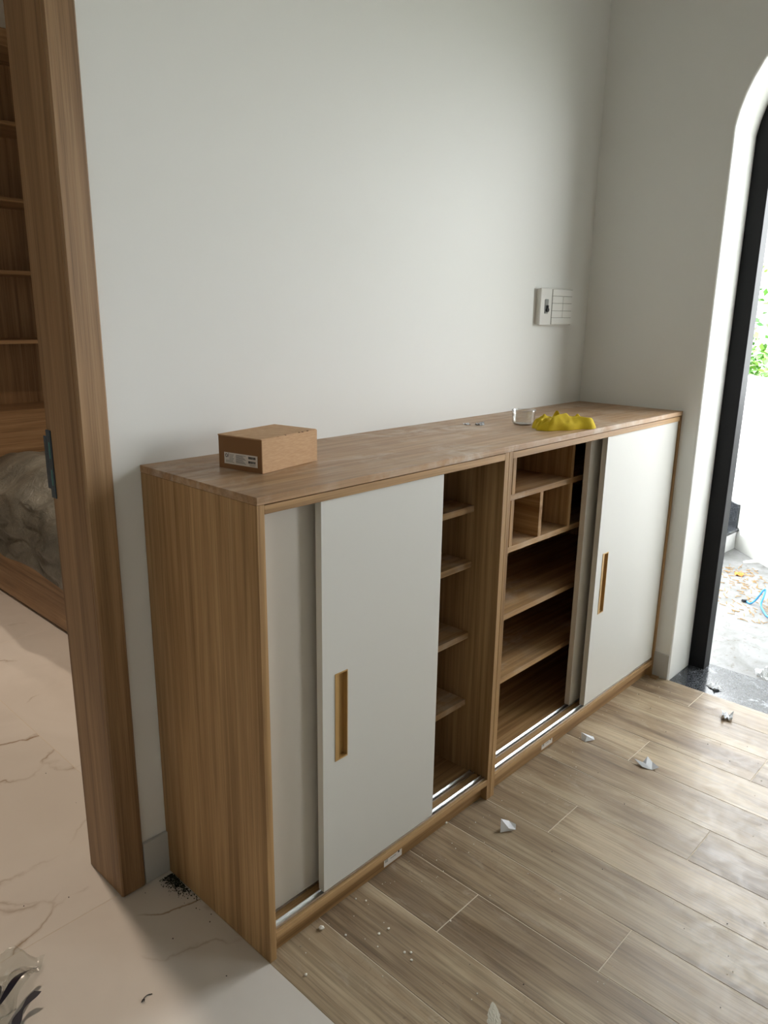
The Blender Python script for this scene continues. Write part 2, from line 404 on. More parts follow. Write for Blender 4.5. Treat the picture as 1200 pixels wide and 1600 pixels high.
b = B(); b.box(-.1267, -.1261, .533, .538, 1.010, 1.045); b.box(-.1267, -.1261, .533, .538, .952, .986); b.build('latch_slot', M['teal_light'], strike)

# ------------------------------------------------------------------ cabinet
T = .017
def panel_pocket(x0, x1, y0, y1, z0, z1, hx0, hx1, hz0, hz1, dep):
    """door slab with a recess cut into its front (-y) face"""
    b = B(); bm = b.bm
    xs, zs = (x0, hx0, hx1, x1), (z0, hz0, hz1, z1)
    g = [[bm.verts.new((x, y0, z)) for z in zs] for x in xs]
    for i in range(3):
        for j in range(3):
            if (i, j) != (1, 1): bm.faces.new((g[i][j], g[i+1][j], g[i+1][j+1], g[i][j+1]))
    p = [bm.verts.new((x, y0+dep, z)) for x, z in ((hx0, hz0), (hx1, hz0), (hx1, hz1), (hx0, hz1))]
    q = [g[1][1], g[2][1], g[2][2], g[1][2]]
    for k in range(4): bm.faces.new((q[k], q[(k+1) % 4], p[(k+1) % 4], p[k]))
    bm.faces.new(p)
    k4 = [bm.verts.new((x, y1, z)) for x, z in ((x0, z0), (x1, z0), (x1, z1), (x0, z1))]
    bm.faces.new(k4)
    edge = [[g[i][0] for i in range(4)], [g[3][j] for j in range(4)], [g[3-i][3] for i in range(4)], [g[0][3-j] for j in range(4)]]
    for k, e in enumerate(edge): bm.faces.new(e+[k4[(k+1) % 4], k4[k]])
    return b
def slide_door(par, x0, x1, yf, hx0, mat, lab):
    z0, z1 = .0765, .9655; hx1 = hx0+.036; hz0, hz1 = .388, .592; dep = .012
    d = panel_pocket(x0, x1, yf, yf+T, z0, z1, hx0+.001, hx1-.001, hz0+.001, hz1-.001, dep).build('sliding_door', mat, par)
    d['label'] = lab
    h = B(); e = .0012
    y = yf
    # rim, wide flange on the left, thin elsewhere, and the cavity walls
    h.box(hx0, hx0+.0105, y-e, y+.0008, hz0, hz1); h.box(hx1-.002, hx1, y-e, y+dep-.0003, hz0, hz1)
    h.box(hx0+.0105, hx1-.002, y-e, y+dep-.0003, hz1-.003, hz1); h.box(hx0+.0105, hx1-.002, y-e, y+dep-.0003, hz0, hz0+.003)
    h.box(hx0+.0015, hx0+.0025, y+.0008, y+dep-.0003, hz0+.003, hz1-.003)
    ho = h.build('handle', M['gold'], d); ho['label'] = 'recessed gold flush pull'
    bx('handle_cavity', (hx0+.0025, hx1-.002, y+dep-.0016, y+dep-.0003, hz0+.003, hz1-.003), M['gold_in'], d)
    return d
def track(par, x0, x1, yc):
    b = B(); b.box(x0, x1, yc-.0075, yc+.0075, .0651, .0662)
    for s in (-1, 1): b.box(x0, x1, yc+s*.0075-(.0012 if s > 0 else 0), yc+s*.0075+(.0012 if s < 0 else 0), .0662, .0705)
    b.build('track', M['alu'], par)
    b = B()
    b.box(x0, x1, yc-.0075, yc+.0075, .9658, .9668); b.build('upper_track', M['alu'], par)
SHELF_Z = (.836, .684, .481, .280)
def cabinet(x0, x1, label):
    t = thing('shoe_cabinet', label, 'cabinet', (x0, .0, 0), None)
    zt = .9838
    bx('side_panel', (x0, x0+T, 0, .396, 0, zt+.0012), M['oak_z'], t, .0005)
    bx('side_panel', (x1-T, x1, 0, .396, 0, zt+.0012), M['oak_z'], t, .0005)
    bx('top_panel', (x0+T+.0003, x1-T-.0003, .0, .396, zt-T, zt-.0004), M['oak_x'], t, .0005)
    bx('bottom_panel', (x0+T+.0003, x1-T-.0003, .0, .389, .047, .065), M['oak_x'], t, .0006)
    bx('back_panel', (x0+T+.0003, x1-T-.0003, .3895, .396, .02, zt-T-.0005), M['oak_z'], t)
    bx('kick_board', (x0+T+.0003, x1-T-.0003, .019, .036, 0, .0467), M['oak_x'], t, .0004)
    for z in SHELF_Z: bx('shelf', (x0+T+.0003, x1-T-.0003, .0875, .389, z-T, z), M['oak_shelf'], t, .0005)
    for yc in (.0155, .0525): track(t, x0+T+.001, x1-T-.001, yc)
    return t
XL1 = .7773; XR0 = .7786
c1 = cabinet(0, XL1, 'left oak shoe cabinet unit with two pale sliding doors and a narrow shelf gap')
slide_door(c1, .1545, .526, .004, .189, M['white'], 'front sliding door pushed to mid opening')
slide_door(c1, T+.001, .395, .041, .34, M['white_rear'], 'rear sliding door at left end')
c2 = cabinet(XR0, W-.0005, 'right shoe cabinet unit in oak laminate with open cubbyholes and white doors pushed right')
slide_door(c2, 1.302, W-T-.0015, .004, 1.337, M['white'], 'front sliding door closed against right end')
slide_door(c2, 1.270, 1.782, .041, 1.74, M['white_rear'], 'rear sliding door half hidden behind front door')
for xx in (.931, 1.247):
    bx('upright', (xx, xx+.016, .0875, .389, SHELF_Z[0]+.0002, .9665), M['oak_z'], c2, .0005)
    bx('upright', (xx, xx+.016, .0875, .389, SHELF_Z[1]+.0002, SHELF_Z[0]-T-.0002), M['oak_z'], c2, .0005)
bx('divider', (1.080, 1.096, .0875, .389, SHELF_Z[1]+.0002, SHELF_Z[0]-T-.0002), M['oak_y'], c2, .0005)
def sticker(par, xa, xb, za, zb):
    s = bx('sticker', (xa, xb, .0184, .019, za, zb), M['sticker'], par); s['label'] = 'small white printed sticker'
    b = B(); h = zb-za; wd = xb-xa
    for k in range(4): b.box(xa+.004+k*.0026, xa+.0050+k*.0026, .0181, .0184, za+h*.25, za+h*.75)
    b.build('print', M['ink_grey'], s)['kind'] = 'stuff'
    b = B(); b.box(xb-.014, xb-.009, .0181, .0184, za+h*.35, za+h*.62); b.build('print', M['ink'], s)
    b = B()
    for k in range(3): b.box(xa+.022, xb-.022-.004*k, .0181, .0184, za+h*(.32+.18*k), za+h*(.345+.18*k))
    b.build('print', M['ink_grey'], s)['kind'] = 'stuff'
sticker(c1, .364, .428, .006, .0462); sticker(c2, 1.076, 1.138, .008, .0462)

tp = bx('cabinet_top', (0, W-.0005, -.0008, .3975, .9852, 1.0), M['oak_top'], None, .0007, base=(0, 0, .9852))
tag(tp, 'long dusty oak top board running over both shoe cabinets', 'worktop')
sh = bx('wood_shim', (W-.030, W-.004, -.022, .004, 0.0, .004), M['door_oak_x'], None, .0008, base=(W-.02, -.01, 0))
sh.location.y -= .006; tag(sh, 'tiny brown wood shim at the foot of the cabinet by the terrace door', 'shim')

# ------------------------------------------------------------------ things on the cabinet
def frame_pts(o, ux, uy): return lambda u, v, z: (o[0]+ux[0]*u+uy[0]*v, o[1]+ux[1]*u+uy[1]*v, z)
p0, p1, p2 = Vector((.131, .150)), Vector((.303, .182)), Vector((.098, .266))
ux = (p1-p0); LX = ux.length; ux = ux/LX; uy = Vector((-ux.y, ux.x)); LY = (p2-p0).dot(uy); HB = .0685; Z1 = 1.0
box = thing('cardboard_box', 'small brown cardboard box with a white printed label, on the cabinet top', 'box', (p0.x, p0.y, Z1))
FP = frame_pts(p0, ux, uy)
def obox(b, u0, u1, v0, v1, z0, z1, skew=0):
    v = [b.bm.verts.new(FP(u, vv, z)) for u in (u0, u1) for vv in (v0, v1) for z in (z0, z1)]
    for f in ((0, 1, 3, 2), (4, 6, 7, 5), (0, 4, 5, 1), (2, 3, 7, 6), (0, 2, 6, 4), (1, 5, 7, 3)): b.bm.faces.new([v[i] for i in f])
    return b
obox(B(), .0, .0022, .003, LY, Z1, Z1+HB-.0015).build('end_panel', M['card_flap'], box, bevel=.0003)['label'] = 'darker brown end panel'
b = B(); obox(b, LX-.0022, LX, .003, LY, Z1, Z1+HB-.0015)
obox(b, .0022, LX-.0022, LY-.0022, LY, Z1, Z1+HB-.0015); obox(b, .0022, LX-.0022, .003, LY-.0022, Z1, Z1+.0025)
b.build('carton', M['card'], box, bevel=.0003)
b = B(); obox(b, -.0012, LX+.001, 0, .0024, Z1+.0004, Z1+HB); b.build('side_flap', M['card'], box, bevel=.0004)
b = B(); obox(b, -.0012, LX+.001, .0026, LY+.0006, Z1+HB-.0014, Z1+HB+.0012)
for u0, u1 in ((LX*.28, LX*.40), (LX*.74, LX*.80)): obox(b, u0, u1, -.0006, .0026, Z1+HB-.0012, Z1+HB+.0012)
b.build('lid', M['card'], box, bevel=.0004)
for u in (.40, .66, .72, .82): obox(B(), LX*u, LX*(u+.02), .0, .0028, Z1+HB+.0001, Z1+HB+.0014).build('lid_slot', M['card_core'], box)
lab = obox(B(), -.0006, .0, LY*.115, LY*.87, Z1+.0105, Z1+.034).build('label', M['sticker'], box); lab['label'] = 'white shipping label with logo, text columns and two barcodes'
LA, LB = LY*.115, LY*.87; LW = LB-LA; zt = Z1+.034; Hh = .0235
def lp(b, s0, s1, t0, t1):      # s from the left edge of the label (far end), t from its top
    return obox(b, -.0009, -.0006, LB-s1*LW, LB-s0*LW, zt-t1*Hh, zt-t0*Hh)
b = B(); random.seed(3)
ctr, rr = (.07, .27), (.030, .13)
for k in range(14):
    t = k*2*math.pi/14; lp(b, ctr[0]+rr[0]*math.cos(t)-.006, ctr[0]+rr[0]*math.cos(t)+.006, ctr[1]+rr[1]*math.sin(t)-.03, ctr[1]+rr[1]*math.sin(t)+.03)
for k in range(6): lp(b, .112+.004*k, .122+.004*k, .34-.06*k, .42-.06*k)
for t0 in (.12, .50):
    s = .735
    while s < .945:
        wd = random.choice((.006, .010, .016)); lp(b, s, min(s+wd, .95), t0, t0+.21); s += wd+random.choice((.005, .009))
b.build('print', M['ink'], lab)['kind'] = 'stuff'
b = B()
for k in range(7): lp(b, .05 if k > 4 else .16, .30-.02*(k % 3), .14+.11*k, .17+.11*k)
for k in range(9): lp(b, .36, .66-.03*((k*7) % 4), .12+.085*k, .15+.085*k)
lp(b, .76, .95, .80, .83); lp(b, .78, .93, .88, .9)
b.build('print', M['ink_grey'], lab)['kind'] = 'stuff'

# clear plastic cup
def lathe(prof, c, seg=36):
    b = B(); rings = [[b.bm.verts.new((c[0]+r*math.cos(2*math.pi*k/seg), c[1]+r*math.sin(2*math.pi*k/seg), c[2]+z)) for k in range(seg)] for r, z in prof]
    for a_, q in zip(rings, rings[1:]):
        for k in range(seg): b.bm.faces.new((a_[k], a_[(k+1) % seg], q[(k+1) % seg], q[k]))
    b.bm.faces.new(rings[0]); b.bm.faces.new(list(reversed(rings[-1])))
    return b
cc = (1.128, .192, 1.0)
cup = thing('plastic_cup', 'short clear plastic cup standing behind the yellow cloth', 'cup', cc)
lathe([(.026, 0), (.029, .002), (.033, .008), (.0345, .041), (.0357, .0425), (.0352, .0435), (.0335, .0425), (.0322, .009), (.028, .0035), (.02, .003)], cc).build('cup_body', M['clear'], cup, smooth=True)
b = B(); b.tube([(cc[0]+.0345*math.cos(t), cc[1]+.0345*math.sin(t), 1.0415) for t in [i*math.pi/20 for i in range(41)]], .0011, 6, False); b.build('rim', M['clear'], cup, smooth=True)
# two film scraps beside the cup
def crumple(name, c, sx, sy, h, rot, seed, mat, nu=7, nv=6, solid=.0004, fold=0.):
    b = B(); cr, sr = math.cos(rot), math.sin(rot)
    def fn(u, v):
        x, y = (u-.5)*sx, (v-.5)*sy
        n = Vector((u*2.3+seed*5.3, v*2.3, seed*1.7))
        x += sx*.16*noise.noise(n*1.3); y += sy*.16*noise.noise(n*1.3+Vector((9, 0, 0)))
        z = h*abs(noise.noise(n+Vector((0, 4, 2))))*2.0 + fold*h*max(0., abs(u-.5)*2-.1)
        return (c[0]+x*cr-y*sr, c[1]+x*sr+y*cr, z)
    b.grid(fn, nu, nv)
    zm = min(v.co.z for v in b.bm.verts)
    for v in b.bm.verts: v.co.z += c[2]-zm
    o = b.build(name, mat, None, base=c)
    if solid: sm = o.modifiers.new('thickness', 'SOLIDIFY'); sm.thickness = solid; sm.offset = 1
    return o
tag(crumple('film_scrap', (1.022, .272, 1.0), .035, .022, .006, .4, 2, M['paper_grey']), 'dark curled film scrap on the cabinet top, left of the cup', 'scrap')
tag(crumple('film_scrap', (.995, .300, 1.0), .022, .016, .005, 1.1, 4, M['paper']), 'pale bit of film on the cabinet top near the wall', 'scrap')

# yellow cloth: a folded wad with a rolled front edge, twisted folds and a corner sticking up
A0, B0 = Vector((1.066, .106)), Vector((1.230, .040)); ax = (B0-A0); CL = ax.length; ax /= CL; ay = Vector((-ax.y, ax.x))
def bump1(x, c, w_): return math.exp(-((x-c)/w_)**2)
def cloth_top(u, v):
    s = u*2-1; t = v*2-1                     # t=-1 front, 1 back
    env = max(0., 1-abs(s)**7)**.6*max(0., 1-abs(t)**4)**.5
    wob = .10*math.sin(u*9+1)+.06*math.sin(u*21)
    x = u*CL+.010*math.sin(t*2.2+u*4)-.004*t
    y = t*(1-.45*abs(s)**5)*(.043+.006*math.sin(u*6.5)+.003*math.sin(u*17))+.008*math.sin(u*5.5+.4)
    # left bunch, saddle, long right fold
    h = .021*bump1(u, .18, .24)+.020*bump1(u, .74, .42)*(1-.2*t)+.007
    d1 = t+.55-1.9*(u-.42)+wob               # diagonal twist line
    h += .012*bump1(d1, 0, .16)*(.4+.6*bump1(u, .42, .3))-.010*bump1(d1-.38, 0, .13)
    d2 = t-.05-.45*math.sin(u*4.2)+wob*.6
    h += .006*bump1(d2, 0, .10)-.006*bump1(d2+.24, 0, .08)
    d3 = t+.62+.12*math.sin(u*10)
    h += .009*bump1(d3, 0, .13)-.009*bump1(d3-.22, 0, .07)
    h += .004*math.sin(26*u+6*t)*bump1(u, .12, .14)+.002*math.sin(34*u-9*t)*bump1(u, .93, .10)
    h += .003*noise.noise(Vector((u*14, v*9, 2)))
    z = max(.0008, h*env)
    z += .020*bump1(u, .47, .035)*bump1(t, .42, .22)+.008*bump1(u, .53, .05)*bump1(t, .35, .2)
    p = A0+ax*x+ay*y
    return (p.x, p.y, 1.0+z)
b = B(); b.grid(cloth_top, 110, 60)
for v in b.bm.verts:
    if v.is_boundary: v.co.z = 1.0006
cl = b.build('cleaning_cloth', M['cloth'], None, base=(1.15, .07, 1.0), smooth=True)
tag(cl, 'crumpled yellow cleaning cloth near the front edge of the cabinet top', 'cloth')

# switch panel on the back wall
sw = thing('switch_panel', 'white wall switch panel with small lock, on the wall above the cabinet', 'switch', (1.58, D, 1.281))
sx0, sx1, sz0, sz1 = 1.478, 1.682, 1.281, 1.402
bx('back_box', (sx0+.004, sx1-.004, .383, D, sz0+.003, sz1-.003), M['plastic_white'], sw, .001)
bx('plate', (sx0, sx1, .3775, .3845, sz0, sz1), M['plastic_white'], sw, .0018)
xs = (1.548, 1.616, 1.678); hh = sz1-sz0
zz = [sz1-hh*f for f in (.02, .204, .40, .606, .796, .98)]
bx('module_bed', (xs[0]-.001, xs[2]+.001, .3769, .3776, zz[5], zz[0]), M['gap'], sw)
for r in range(5):
    if r in (0, 4): bx('blank_cover', (xs[0], xs[2], .3745, .377, zz[r+1]+.0006, zz[r]-.0006), M['plastic_white'], sw, .0006)
    else:
        for k in range(2): bx('rocker', (xs[k]+(.0008 if k else 0), xs[k+1]-(0 if k else .0008), .3745, .377, zz[r+1]+.0006, zz[r]-.0006), M['plastic_white'], sw, .0006)
lk = bx('lock_plate', (1.503, 1.525, .3755, .3776, 1.319, 1.366), M['steel'], sw, .002)
b = B(); b.tube([(1.516, .3705, 1.331), (1.516, .3758, 1.331)], .007, 12); b.box(1.512, 1.520, .371, .3758, 1.331, 1.346); b.build('lock_key', M['ink'], lk)

# ------------------------------------------------------------------ litter on the floor
def scrap(name, c, verts, faces, rot, mat, label, s=1.):
    b = B(); cr, sr = math.cos(rot), math.sin(rot)
    vs = [b.bm.verts.new((c[0]+s*(x*cr-y*sr), c[1]+s*(x*sr+y*cr), c[2]+s*z+.0006)) for x, y, z in verts]
    for f in faces: b.bm.faces.new([vs[i] for i in f])
    o = b.build(name, mat, None, base=c); m_ = o.modifiers.new('thickness', 'SOLIDIFY'); m_.thickness = .0005; m_.offset = 0
    return tag(o, label, 'litter')
R0 = -.813
scrap('paper_scrap', (.697, -.115, 0), [(-.021, -.010, 0), (-.018, .006, .030), (.004, .012, .020), (.022, .006, .014), (.021, -.003, .004), (.002, -.006, .010), (-.008, .012, 0), (.018, .016, 0)],
      [(0, 1, 5), (1, 2, 5), (2, 3, 4, 5), (0, 5, 4), (1, 6, 2), (2, 6, 7, 3)], R0, M['paper'], 'folded white paper scrap standing on the planks, nearest the camera')
scrap('paper_scrap', (1.242, -.05, 0), [(-.020, .012, .020), (-.012, -.012, 0), (.020, -.006, .004), (.019, .006, .008), (.002, .010, .012), (-.004, .0, .014), (-.02, .0, 0)],
      [(0, 6, 5), (6, 1, 5), (1, 2, 5), (2, 3, 4, 5), (0, 5, 4)], R0, M['paper'], 'small white paper scrap close to the cabinet kick board')
scrap('paper_scrap', (1.238, -.246, 0), [(-.030, .016, .012), (-.016, -.014, .004), (.010, -.024, .0), (.032, -.022, .008), (.020, .004, .010), (.012, .024, .016), (-.006, .010, .004), (-.002, -.006, .008)],
      [(0, 1, 7), (1, 2, 7), (2, 3, 4, 7), (0, 7, 6), (7, 4, 5, 6)], R0, M['paper_grey'], 'silvery torn paper scrap in the middle of the plank floor')
tag(crumple('paper_wad', (1.70, -.320, 0), .040, .034, .018, .3, 11, M['paper'], 9, 9), 'crumpled paper wad on the planks by the threshold', 'litter')
tag(crumple('paper_wad', (1.894, -.208, -.003), .046, .034, .014, 1.0, 15, M['paper'], 9, 9), 'crumpled silvery paper wad lying on the granite threshold', 'litter')
tag(crumple('plastic_wad', (2.19, -.292, -.03), .075, .06, .03, .5, 21, M['clear'], 10, 10), 'crumpled clear plastic on the terrace just past the threshold', 'litter')

random.seed(12)
b = B()
spots = [(607, 1452, .0034), (592, 1460, .0034), (590, 1480, .0022), (632, 1489, .0034), (642, 1489, .003), (643, 1501, .003), (478, 1524, .0036), (540, 1462, .003), (556, 1405, .0025), (572, 1408, .0025), (697, 1287, .004)]
def on_floor(px, py, z=0.):
    Mx = cam.rotation_euler.to_matrix(); d = Mx @ Vector(((px-600)/1174.43, -(py-800)/1174.43, -1.)); t = (z-cam.location.z)/d.z; return cam.location+d*t
for px, py, r in spots: q = on_floor(px, py); b.blob((q.x, q.y, r*.6), r, px, 1)
for k in range(130):
    x, y = random.uniform(.05, 1.75), random.uniform(-1.1, -.01)
    if random.random() < .45: y = -abs(random.gauss(0, .05))-.004
    r = random.uniform(.0006, .0019); b.blob((x, y, r*.6), r, k, 1)
b.blob((.135, -.009, .004), .007, 5, 1, .6)
tag(b.build('plaster_crumbs', M['crumb']), 'pale plaster crumbs scattered over the plank floor', 'debris', kind='stuff')
q = on_floor(772, 1596)
def smear(u, v):
    n_ = noise.noise(Vector((u*7, v*9, 3))); n2_ = noise.noise(Vector((v*11, 4, u*3)))
    a_ = (u-.5)*.026*math.sin(math.pi*v)**.7*(1+.16*n2_+.10*noise.noise(Vector((v*37, 2, u*2)))); f_ = (.5-v)*.085
    e_ = max(0., math.sin(math.pi*u))*max(0., math.sin(math.pi*v))
    return (q.x+.687*a_+.78*f_+.002*n_, q.y-.727*a_+.62*f_+.002*n_, .0002+e_*(.0012+.0028*abs(n_)))
tag(B().grid(smear, 24, 36).build('plaster_smear', M['smear'], None, base=(q.x, q.y, 0)), 'dried white plaster smear on the planks nearest the camera', 'plaster')
b = B(); random.seed(5)
for k in range(640):
    t = abs(random.gauss(0, 1)); y = .375-abs(random.gauss(0, .045)); x = -.003-abs(random.gauss(0, .016))*(1-.3*(.375-y)/.1)
    r = random.uniform(.0006, .0018); b.blob((x, y, r*.5+random.random()*.002), r, k, 1)
tag(b.build('granules', M['dirt']), 'dark green granules spilled by the cabinet side at the wall', 'debris', kind='stuff')
b = B(); random.seed(8)
for k in range(60):
    x, y = random.uniform(-.6, -.01), random.uniform(-.25, 1.9); r = random.uniform(.0007, .0018); b.blob((x, y, r*.5), r, k, 1)
for k in range(40):
    x, y = random.uniform(.1, 1.75), random.uniform(-1.0, -.03); r = random.uniform(.0006, .0016); b.blob((x, y, r*.5), r, k, 1)
tag(b.build('grit', M['ink']), 'black grit specks scattered over marble tiles and planks', 'debris', kind='stuff')
q = [on_floor(px, py, .001) for px, py in ((238, 1553), (233, 1554), (229, 1556), (225, 1560), (223, 1565), (221, 1567), (223, 1563), (226, 1563), (225, 1566))]
tag(B().tube([(p.x, p.y, .0012+.0003*i) for i, p in enumerate(q)], .0009, 6).build('black_thread', M['ink'], None, base=(q[4].x, q[4].y, 0)), 'curled black thread lying on the marble floor', 'thread')

# crumpled clear wrapper with a dark printed stripe
wc = on_floor(12, 1560)
wrp = thing('plastic_wrapper', 'crumpled clear plastic wrapper with dark printed stripe on the marble', 'wrapper', (wc.x, wc.y, 0))
right = Vector((.687, -.727, 0)); fwd = Vector((.727, .687, 0))
def wp(r, f, z): return Vector((wc.x, wc.y, 0))+right*r+fwd*f+Vector((0, 0, z))
def wfilm(u, v):
    m_ = noise.noise(Vector((u*5+7, v*5, 5))); n = noise.noise(Vector((u*4, v*4, 2.2)))
    tip = max(0, v-.6)*(u-.75)
    return wp(-.15+.185*u+.016*m_, -.09+.165*v+.02*n+.16*tip, .002+.055*abs(noise.noise(Vector((u*3.1, v*3.1, .4))))+.018*math.sin(u*3)*v+.006*abs(noise.noise(Vector((u*13, v*11, 6)))))
B().grid(wfilm, 48, 48).build('film', M['film'], wrp, smooth=True)
B().grid(lambda u, v: wp(.006+.040*v+.005*math.sin(6*v)+(u-.5)*.018*math.sin(math.pi*min(1, .12+.88*(1-v))), -.085+.125*v, .024+.034*math.sin(2.6*v+.3)+.005*u), 4, 24).build('printed_stripe', M['stripe'], wrp, smooth=True)
B().grid(lambda u, v: wp(.048+.02*v-.008*math.sin(3*v)+(u-.5)*.012*(1+.5*math.sin(9*v)), -.07+.06*v, .010+.02*v), 3, 14).build('printed_stripe', M['stripe'], wrp, smooth=True)
B().grid(lambda u, v: wp(-.13+.13*u+.012*noise.noise(Vector((u*6, v*6, 1))), -.095+.06*v, .012+.03*math.sin(3*u)*math.sin(3*v)+.010*noise.noise(Vector((u*7, v*7, 3)))), 24, 18).build('inner_sheet', M['paper_grey'], wrp, smooth=True)
B().grid(lambda u, v: wp(-.13+.115*u+.012*noise.noise(Vector((u*6, v*6, 8))), -.035+.055*v, .006+.018*math.sin(3*u)*math.sin(3*v)+.008*noise.noise(Vector((u*7, v*7, 5)))), 20, 14).build('dark_sheet', M['blackbin'], wrp, smooth=True)

# ------------------------------------------------------------------ bedroom
bk = thing('bookcase', 'tall oak bookcase with open shelves at the head of the bed', 'bookcase', (-.6, 3.0, 0))
KX0, KX1, KY = -.6, 1.7, 3.0
bx('side_panel', (KX0, KX0+.018, KY, 3.335, 0, 2.57), M['door_oak_z'], bk, .0006); bx('side_panel', (KX1-.018, KX1, KY, 3.335, 0, 2.57), M['door_oak_z'], bk, .0006)
bx('back_panel', (KX0+.0185, KX1-.0185, 3.31, 3.335, 0, 2.57), M['door_oak_z'], bk)
for z in (1.144, 1.481, 1.822, 2.166): bx('shelf', (KX0+.0185, KX1-.0185, KY, 3.3095, z-.009, z+.009), M['door_oak_x'], bk, .0006)
bx('top_rail', (KX0+.0185, KX1-.0185, KY, 3.3095, 2.498, 2.574), M['door_oak_x'], bk, .0006)
bx('headboard_rail', (KX0+.0185, KX1-.0185, KY, KY+.025, .40, .80), M['door_oak_x'], bk, .001)
bx('shelf', (KX0+.0185, KX1-.0185, KY+.0255, 3.3095, .782, .80), M['door_oak_x'], bk, .0006)
bed = thing('bed', 'low oak bed with a plain side board under the dust sheet', 'bed', (.44, 2.0, 0))
BX0, BX1, BY0, BY1 = .432, 1.62, .95, 2.995
bx('side_board', (BX0, BX0+.025, BY0, BY1, .015, .262), M['door_oak_y'], bed, .001)
bx('side_board', (BX1-.025, BX1, BY0, BY1, .015, .262), M['door_oak_y'], bed, .001)
bx('foot_board', (BX0+.0255, BX1-.0255, BY0, BY0+.025, .015, .262), M['door_oak_x'], bed, .001)
b = B(); b.box(BX0+.03, BX1-.03, BY0+.03, BY1, 0, .24); b.build('base', M['door_oak_x'], bed)
b = B(); b.box(BX0+.04, BX1-.04, BY0+.05, BY1-.005, .2405, .44); b.build('mattress', M['mattress'], bed, bevel=.03)
def sheet(u, v):        # v along the bed, u: 0 bottom of drape .. 1 far side
    y = BY0+.02+(BY1-BY0-.03)*v
    n1 = noise.noise(Vector((u*3, v*5, .3))); n2 = noise.noise(Vector((u*9+3, v*13, 1.1))); n3 = noise.noise(Vector((u*5, v*3.3, 7)))
    fold = abs(noise.noise(Vector((u*2.2+v*5.5, v*3.0-u*2, 4.2))))
    d = min(u/.32, 1.)
    if u < .32:
        x = BX0-.006-.020*(1-d)-.03*abs(math.sin(v*9.5+n1*2))*math.sin(d*math.pi*.9)-.012*fold+.05*max(0, d-.75)
        zb = .235+.035*noise.noise(Vector((v*6, 0, 2)))
        z = zb+(.50-zb)*(d**.9)
    else:
        e = (u-.32)/.68; x = BX0+.02+(BX1-BX0-.02)*e
        z = .50+.075*math.sin(min(1, e*4)*math.pi/2)+.06*math.exp(-((e-.15)/.12)**2)*(.4+fold)
    n4 = abs(noise.noise(Vector((u*14+v*6, v*9-u*5, 9.4)))); z += .035*n1*d+.012*n2*d+.045*(fold-.2)*d-.020*(n4-.2)*d
    x -= .030*(n4-.25) if u < .32 else 0
    if u >= .32: z = max(z, .452)
    x = min(x, BX0-.004) if u < .25 else x
    return (x, y, z)
b = B(); b.grid(sheet, 90, 130); sh_ = b.build('dust_sheet', M['sheet'], None, base=(BX0, 2.0, .24), smooth=True)
tag(sh_, 'rumpled grey plastic dust sheet draped over the bed', 'dust sheet')

# ------------------------------------------------------------------ terrace
ZF = -.03
struct(bx('terrace_floor', (RWX, 6.2, -5.0, 3.2, -.35, ZF), M['terrace']), 'pale dusty terrace floor outside the arched doorway')
struct(bx('terrace_ledge', (2.085, RWX, -5, 3.2, -.35, -.06), M['terrace']))
Cn = Vector((3.854, .395)); dw = Vector((-.693, -.721)).normalized(); pn = Vector((.721, -.693)).normalized()
def wall_seg(b, s0, s1, off0, off1, z0, z1):
    p = [Cn+dw*s+pn*o for s, o in ((s0, off0), (s1, off0), (s1, off1), (s0, off1))]
    v = [[b.bm.verts.new((q.x, q.y, z)) for q in p] for z in (z0, z1)]
    b.bm.faces.new(v[0]); b.bm.faces.new(list(reversed(v[1])))
    for k in range(4): b.bm.faces.new((v[0][k], v[0][(k+1) % 4], v[1][(k+1) % 4], v[1][k]))
    return b
par = wall_seg(B(), -3.2, 4.2, .012, .16, ZF, .93).build('wall_terrace', M['outer_white']); struct(par, 'white parapet wall of the terrace')
wall_seg(B(), -.0, 4.2, 0, .0118, ZF+.0, .875).build('plaster_panel', M['outer_white'], par)
wall_seg(B(), -3.2, 4.2, -.004, .18, .93, .968).build('coping', M['outer_white'], par, bevel=.003)
wall_seg(B(), 0.0, 4.2, -.010, -.0003, ZF, .066).build('skirting', M['skirting'], par, bevel=.001)
rl = thing('railing', 'white metal railing on top of the terrace parapet', 'railing', (Cn.x, Cn.y, .968))
def onwall(s, o, z): q = Cn+dw*s+pn*o; return (q.x, q.y, z)
for s in (-2.6, -1.45, -.42, .14, .75, 1.5, 2.4, 3.3): B().tube([onwall(s, .09, .968), onwall(s, .09, 1.36)], .019 if s != .14 else .024, 10).build('post', M['rail_white'], rl)
B().tube([onwall(-3.1, .09, 1.37), onwall(4.1, .09, 1.37)], .022, 10).build('handrail', M['rail_white'], rl)
# steps rising along the parapet
stp = thing('terrace_stair', 'white steps with dark granite treads at the terrace corner', 'stair', (Cn.x, Cn.y, ZF))
rd = Vector((-.9985, .0537)); bd = Vector((.12, .99)).normalized()
def slab(b, s0, s1, f0, f1, z0, z1):
    def onw(f): k = f*bd.y/.721+.0; return Cn-dw*k+pn*.006+Vector((-s0-.012, 0))      # right edge follows the parapet
    p = [onw(max(f0, 0)) if f0 >= 0 else Cn+rd*s0+bd*f0, Cn+rd*s1+bd*f0, Cn+rd*s1+bd*f1, onw(f1)]
    v = [[b.bm.verts.new((q.x, q.y, z)) for q in p] for z in (z0, z1)]
    b.bm.faces.new(v[0]); b.bm.faces.new(list(reversed(v[1])))
    for k in range(4): b.bm.faces.new((v[0][k], v[0][(k+1) % 4], v[1][(k+1) % 4], v[1][k]))
    return b
slab(B(), .0, 1.3, 0, .30, ZF, .075).build('riser', M['outer_white'], stp); slab(B(), .0, 1.3, -.012, .30, .0755, .094).build('tread', M['granite'], stp, bevel=.001)
